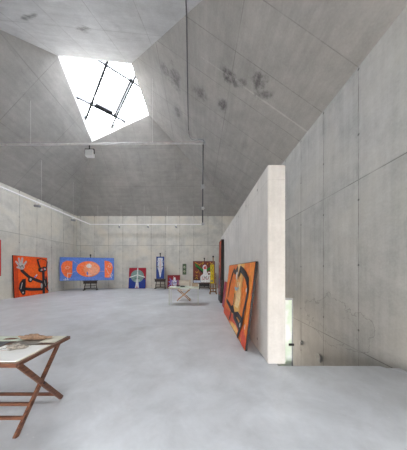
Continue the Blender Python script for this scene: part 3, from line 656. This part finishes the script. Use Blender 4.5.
# papers on the table: world positions from z = TH
zt = TH + .002
m_ink = plain('grey_ink', (.20, .20, .22), .8); m_dark = plain('dark_print', (.10, .10, .11), .6, var=.3); m_grn = plain('pale_green_print', (.62, .68, .58), .8, var=.08)
m_greyp = plain('taupe_print', (.28, .25, .22), .8, var=.25, scale=14); m_creamp = plain('cream_card', (.70, .68, .58), .8, var=.05)
m_brn = plain('brown_ink', (.22, .12, .07), .8, var=.2)
def tp(px, py):  # a spot on the table top
    Y = (EYE - TH) * F / (py - VY); return ((px - VX) / F * Y, Y)
sheet('drawing_sheet', 'large white drawing sheet at the near edge of the wooden folding table', 'drawing', -1.80, 1.83, zt + .002, .44, .35, .0, m_paper, .007,
      marks=[([(.0,.62),(.26,.86),(.28,.84),(.03,.58)], m_ink), ([(.02,.50),(.30,.66),(.31,.64),(.03,.47)], plain('pink_crayon', (.55,.30,.22), .9)), ([(.30,.64),(.42,.60),(.50,.70),(.62,.72),(.66,.80),(.58,.82),(.46,.78),(.34,.76)], plain('grey_wash', (.48,.46,.43), .9, var=.3, scale=30))])
sheet('drawing_sheet', 'white sheet lying under the large drawing sheet on the wooden folding table', 'drawing', -1.80, 1.845, zt, .47, .375, .0, m_creamp, .0018)
sheet('photo_print', 'dark grey print on the left of the wooden folding table', 'print', -2.24, 2.03, zt, .34, .17, .08, m_dark, .004)
sheet('photo_print', 'pale green print with a dark blot at the far edge of the folding table', 'print', -2.20, 2.215, zt + .0005, .46, .15, .0, m_grn, .004,
      marks=[([(.42,.30),(.55,.22),(.72,.30),(.78,.50),(.66,.62),(.52,.66),(.44,.52)], m_brn)])
sheet('photo_print', 'taupe print beneath the crumpled brown paper on the folding table', 'print', -1.86, 2.10, zt, .30, .11, .0, m_greyp, .004)
sheet('postcard', 'cream card at the far right corner of the folding table', 'card', -1.665, 2.20, zt, .17, .20, .0, m_creamp, .005)
# crumpled brown paper and a crumpled grey scrap
def crumple(name, label, cat, x, y, z, a, b, h, rz, mat, seed):
    rnd = random.Random(seed); bm = bmesh.new(); bmesh.ops.create_icosphere(bm, subdivisions=4, radius=1)
    ph = [rnd.uniform(0, 6) for _ in range(6)]
    for v in bm.verts:
        c = v.co; d = 1 + .16*math.sin(5*c.x + ph[0] + 3*c.y) + .13*math.sin(9*c.y + ph[1] + 4*c.z) + .10*math.sin(13*c.x - 7*c.y + ph[2]) + rnd.uniform(-.05, .05)
        taper = 1 - .35*c.x
        v.co = Vector((c.x*a*d, c.y*b*d*taper, max(0.0, (c.z*.5 + .45)*h*d*taper)))
    o = mobj(name, bm, mat); o.location = (x, y, z); o.rotation_euler.z = rz; return setp(o, label, cat)
crumple('crumpled_paper', 'crumpled brown paper lying at the far edge of the folding table', 'paper', -1.86, 2.20, zt + .005, .155, .055, .045, .05, plain('brown_paper', (.34, .23, .16), .85, var=.35, scale=22), 3)
crumple('plaster_scrap', 'crumpled grey scrap lying on the large white drawing sheet', 'scrap', -1.80, 1.925, zt + .009,   .085, .032, .04, .35, plain('grey_scrap', (.27, .25, .225), .9, var=.35, scale=40), 8)

# ------------------------------------------------------------------ lighting rails, conduits, spotlights
m_rail = plain('white_rail', (.88, .88, .88), .4, var=.03)
RZ, RY, RX = 5.02, 14.9, -8.43
rl = empty('lighting_rail', (RX, RY, RZ)); setp(rl, 'long white lighting rail following the left wall and turning along the back wall', 'rail')
bm = bmesh.new(); bar(bm, (0, -(RY - 1.2), 0), (0, 0, 0), .08, .06); bar(bm, (0, 0, 0), (8.70, 0, 0), .08, .06, (0, 0, 1)); mobj('track', bm, m_rail, rl)
def roof_z(x, y):
    zs = [dA + a_ * x, dB - b_ * y, dC - c_ * x, ZW + dD * (y - (cNL.y + cNR.y)/2)]
    return min(zs)
for (x, y) in ((0, -2), (0, -4.6), (0, -7.2), (0, -9.8), (.6, 0), (2.4, 0), (4.2, 0), (6.0, 0), (8.0, 0)):
    zz = roof_z(RX + x, RY + y) - .005 - RZ
    bm = bmesh.new(); tube(bm, [(x, y, .02), (x, y, zz)], .004, 6); mobj('suspension_wire', bm, m_rail, rl)
def make_spot():
    r = empty('spotlight', (0, 0, 0))
    bm = bmesh.new(); box(bm, -.045, .045, -.025, .025, -.06, 0, bev=.004); tube(bm, [(0, 0, -.06), (0, 0, -.11)], .015); mobj('adapter', bm, m_rail, r)
    bm = bmesh.new(); tube(bm, [(-.13, 0, -.17), (-.10, 0, -.17), (.12, 0, -.17), (.14, 0, -.17)], [.045, .065, .065, .06], 16); mobj('lamp_head', bm, m_greysp, r)
    bm = bmesh.new(); tube(bm, [(.1405, 0, -.17), (.1445, 0, -.17)], .05, 16); mobj('lens', bm, m_lens, r)
    return r
m_greysp = plain('grey_spot', (.30, .31, .32), .4, .2); m_lens = plain('dark_lens', (.08, .08, .09), .2)
def copy_tree(o, parent=None):
    c = o.copy(); COL.objects.link(c); c.parent = parent
    for chd in list(o.children): copy_tree(chd, c)
    return c
sp0 = make_spot(); first = True
def left_y(px): return RX * F / (px - VX)
for (x, y, rz, lb) in ((RX, left_y(37), .5, 'grey spotlight on the left rail above the orange figure painting, nearest of the rail spots'),
        (RX, left_y(73), .9, 'grey spotlight on the left rail above the wide blue painting, near the rail corner'),
        (fl(119.3, RY), RY, 1.9, 'grey spotlight on the back rail between the wide blue painting and the disc painting'),
        (fl(148, RY), RY, 1.4, 'grey spotlight on the back rail to the left of the tall blue painting'),
        (fl(176, RY), RY, 1.3, 'grey spotlight on the back rail above the small red painting, rightmost of the spots')):
    o = sp0 if first else copy_tree(sp0); first = False
    o.location = (x, y, RZ - .0305); o.rotation_euler.z = rz; setp(o, lb, 'spotlight', 'spotlights on the lighting rail')
m_zinc = plain('zinc_pipe', (.72, .72, .72), .4, 0, .1)
# upper conduit across the room with its floodlight
CY = 8.2; CZ = EYE + (VY - 144) * CY / F; CXr = (204 - VX) / F * CY
zl = CZ - .02; xl = (zl - dA) / a_ + .06
cd = empty('cross_conduit', (CXr, CY, CZ)); setp(cd, 'grey metal conduit spanning the room below the skylight', 'conduit')
bm = bmesh.new(); tube(bm, [(xl - CXr, 0, -.04), (0, 0, .04)], .042, 12); mobj('pipe', bm, m_zinc, cd)
bm = bmesh.new(); box(bm, -.05, .06, -.05, .05, -.02, .10, bev=.01); mobj('junction_box', bm, m_grey, cd)
for x in (-2.2, -4.8, -7.4):
    zz = roof_z(CXr + x, CY) - .005 - CZ
    bm = bmesh.new(); tube(bm, [(x, 0, .02), (x, 0, zz)], .004, 6); mobj('suspension_wire', bm, m_rail, cd)
# floodlight
fx = (90 - VX) / F * CY
fd = empty('floodlight', (fx, CY, CZ - .06)); setp(fd, 'pale grey floodlight hanging from the cross conduit under the skylight', 'floodlight')
bm = bmesh.new(); bar(bm, (-.02, 0, .0), (-.02, 0, -.16), .04, .03); bar(bm, (-.20, 0, -.16), (.18, 0, -.16), .05, .02); bar(bm, (-.20, 0, -.16), (-.20, 0, -.36), .05, .02, (1,0,0)); bar(bm, (.18, 0, -.16), (.18, 0, -.36), .05, .02, (1,0,0)); mobj('bracket', bm, m_metal, fd)
bm = bmesh.new(); box(bm, -.17, .16, -.09, .09, -.50, -.22, bev=.02); o = mobj('housing', bm, m_rail, fd)
bm = bmesh.new(); box(bm, -.15, .14, -.097, -.0905, -.48, -.24); mobj('lens', bm, plain('frosted_lens', (.72, .74, .74), .3, var=.05), fd)
# hanging cable rod at the right end
zb = EYE + (VY - 225) * CY / F; hx = (202.6 - VX) / F * CY
hg = empty('hanging_conduit', (hx, CY - .0, CZ - .03)); setp(hg, 'thin dark vertical conduit hanging in the room with three small boxes', 'conduit')
def zc(py): return EYE + (VY - py) * CY / F - (CZ - .03)
bm = bmesh.new(); tube(bm, [(.02, 0, -.0), (0, 0, zc(225))], .028, 8); mobj('pipe', bm, m_darkconduit, hg)
for py, s in ((187, .07), (208.5, .05), (224, .045)):
    bm = bmesh.new(); box(bm, -s, s, -s*.7, s*.7, zc(py) - s*1.3, zc(py) + s*1.3, bev=.01); tube(bm, [(s, 0, zc(py)), (s + .05, 0, zc(py) + .01)], .02, 8); mobj('socket_box', bm, m_grey, hg)
# cable on the right roof slope
def roofC(px, py):
    a, b = hit(nC, dC, px, py), hit(nDD, nDD.dot(pTL), px, py)
    p = a if a.y < b.y else b
    return p + (Vector((0, 0, EYE)) - p).normalized() * .07
pts = [roofC(x, y) for x, y in ((185.6, -6), (186.0, 4), (186.4, 12), (186.7, 20), (186.8, 28), (186.9, 40), (187.5, 80), (188, 110), (188.6, 130))]
end = Vector((CXr - .0, CY, CZ + .10))
p5 = pts[-1]; 
for x, y, t in ((190.5, 138, .35), (195, 140, .6), (200, 139.5, .85), (203.3, 140, .97)):
    Yp = p5.y + (end.y - p5.y) * t; r = ray(x, y); pts.append(Vector((0, 0, EYE)) + r * Yp)
pts.append(end)
bm = bmesh.new(); tube(bm, smooth_path(pts, 5), .019, 8); cb = mobj('power_cable', bm, m_darkconduit)
setp(cb, 'dark power cable running down the right roof slope and curling onto the conduit', 'cable')

# wall lights low in the stair well, glass panel behind the partition end
def stair_lamp(px, py, r, label):
    Y = XR * F / (px - VX); z = EYE + (VY - py) * Y / F
    e = empty('wall_light', (XR, Y, z)); setp(e, label, 'wall light')
    bm = bmesh.new(); tube(bm, [(-.03, 0, 0), (-.001, 0, 0)], r, 24); mobj('rim', bm, m_grey, e)
    bm = bmesh.new(); tube(bm, [(-.034, 0, 0), (-.0305, 0, 0)], r*.72, 24); mobj('lens', bm, plain('lamp_glass', (.50, .52, .50), .2), e)
    bm = bmesh.new(); box(bm, -.05, -.03, -r*1.05, -r*.35, -r*.9, r*.9, bev=.006); mobj('hood', bm, m_greysp, e)
stair_lamp(319.5, 357.5, .11, 'round hooded light on the right wall just above the stair opening edge')
stair_lamp(301, 342.5, .065, 'smaller round light on the right wall beside the glass panel')
GY = 3.36
gp = empty('glass_panel', (px_(GY) + .28, GY, -.45)); setp(gp, 'narrow glass panel with painted-in reflection and metal edge behind the partition end', 'glass panel')
k = NT('glass_painted_reflection'); tc = k.n('ShaderNodeTexCoord').outputs['Object']; sz = k.n('ShaderNodeSeparateXYZ'); k.link(tc, sz.inputs[0])
c = k.mix(k.rng(k.noise(k.scale(tc, 1, 1, .8), 2.4, 3), .46, .60), (.86, .89, .88, 1), (.66, .78, .64, 1))  # pale and green blotches painted in for reflected daylight and greenery
k.link(c, k.b.inputs['Base Color']); k.b.inputs['Roughness'].default_value = .12; k.b.inputs['Coat Weight'].default_value = .6
m_glass_refl = k.m
gw = .245; gh = 1.5 - 28.5*GY/F + .45
bm = bmesh.new(); box(bm, 0.002, gw, 0, .016, 0, gh - .03); mobj('pane', bm, m_glass_refl, gp)
bm = bmesh.new(); box(bm, gw, gw + .018, -.01, .026, 0, gh); box(bm, 0.002, gw, -.01, .026, gh - .03, gh); mobj('frame', bm, m_greysp, gp)
bm = bmesh.new(); z = 1.5 - 74.5*GY/F + .45; box(bm, gw - .06, gw + .03, -.03, -.0105, z - .02, z + .02, bev=.004); mobj('bracket', bm, m_metal, gp)

# ------------------------------------------------------------------ light
w = bpy.data.worlds.new('World'); sc.world = w; w.use_nodes = True
nt = w.node_tree; bg = nt.nodes['Background']
tcn = nt.nodes.new('ShaderNodeTexCoord'); sx = nt.nodes.new('ShaderNodeSeparateXYZ'); rp = nt.nodes.new('ShaderNodeValToRGB')
nt.links.new(tcn.outputs['Generated'], sx.inputs[0]); nt.links.new(sx.outputs[2], rp.inputs[0])
rp.color_ramp.elements[0].position = 0; rp.color_ramp.elements[0].color = (.50, .435, .36, 1)
rp.color_ramp.elements[1].position = .45; rp.color_ramp.elements[1].color = (.92, .955, 1.0, 1)
nt.links.new(rp.outputs[0], bg.inputs[0]); bg.inputs[1].default_value = 13.0
def portal(loc, sx_, sy_, rot):
    l = bpy.data.lights.new('daylight_portal', 'AREA'); l.shape = 'RECTANGLE'; l.size = sx_; l.size_y = sy_; l.cycles.is_portal = True
    o = bpy.data.objects.new('daylight_portal', l); o.location = loc; o.rotation_euler = rot; COL.objects.link(o)
xs = [p.x for p in ring]; ys = [p.y for p in ring]; zs = [p.z for p in ring]
portal(((min(xs)+max(xs))/2, (min(ys)+max(ys))/2, max(zs) + WELL + .2), max(xs)-min(xs)+.6, max(ys)-min(ys)+.6, (0, 0, 0))
portal(((1.6+XR)/2, SY1 + .28, -2.02), XR-1.6, 2.5, (-PI/2, 0, 0))
portal(((WX0+WX1)/2, YF - .25, WZ1/2), WX1-WX0, WZ1, (PI/2, 0, 0))

# ------------------------------------------------------------------ camera
cam = bpy.data.cameras.new('Camera'); co = bpy.data.objects.new('Camera', cam); COL.objects.link(co)
co.location = (0, 0, EYE); co.rotation_euler = (PI/2, 0, 0)
cam.sensor_fit = 'HORIZONTAL'; cam.sensor_width = 36; cam.lens = 36 * F / 407
cam.shift_x = (203.5 - VX) / 407; cam.shift_y = (VY - 225) / 407
sc.camera = co
vs = sc.view_settings; vs.view_transform = 'Standard'; vs.look = 'None'; vs.gamma = 1; vs.exposure = 1.08; vs.use_curve_mapping = False
sc.cycles.max_bounces = 12; sc.cycles.diffuse_bounces = 10; sc.cycles.use_denoising = True; sc.cycles.sample_clamp_indirect = 8
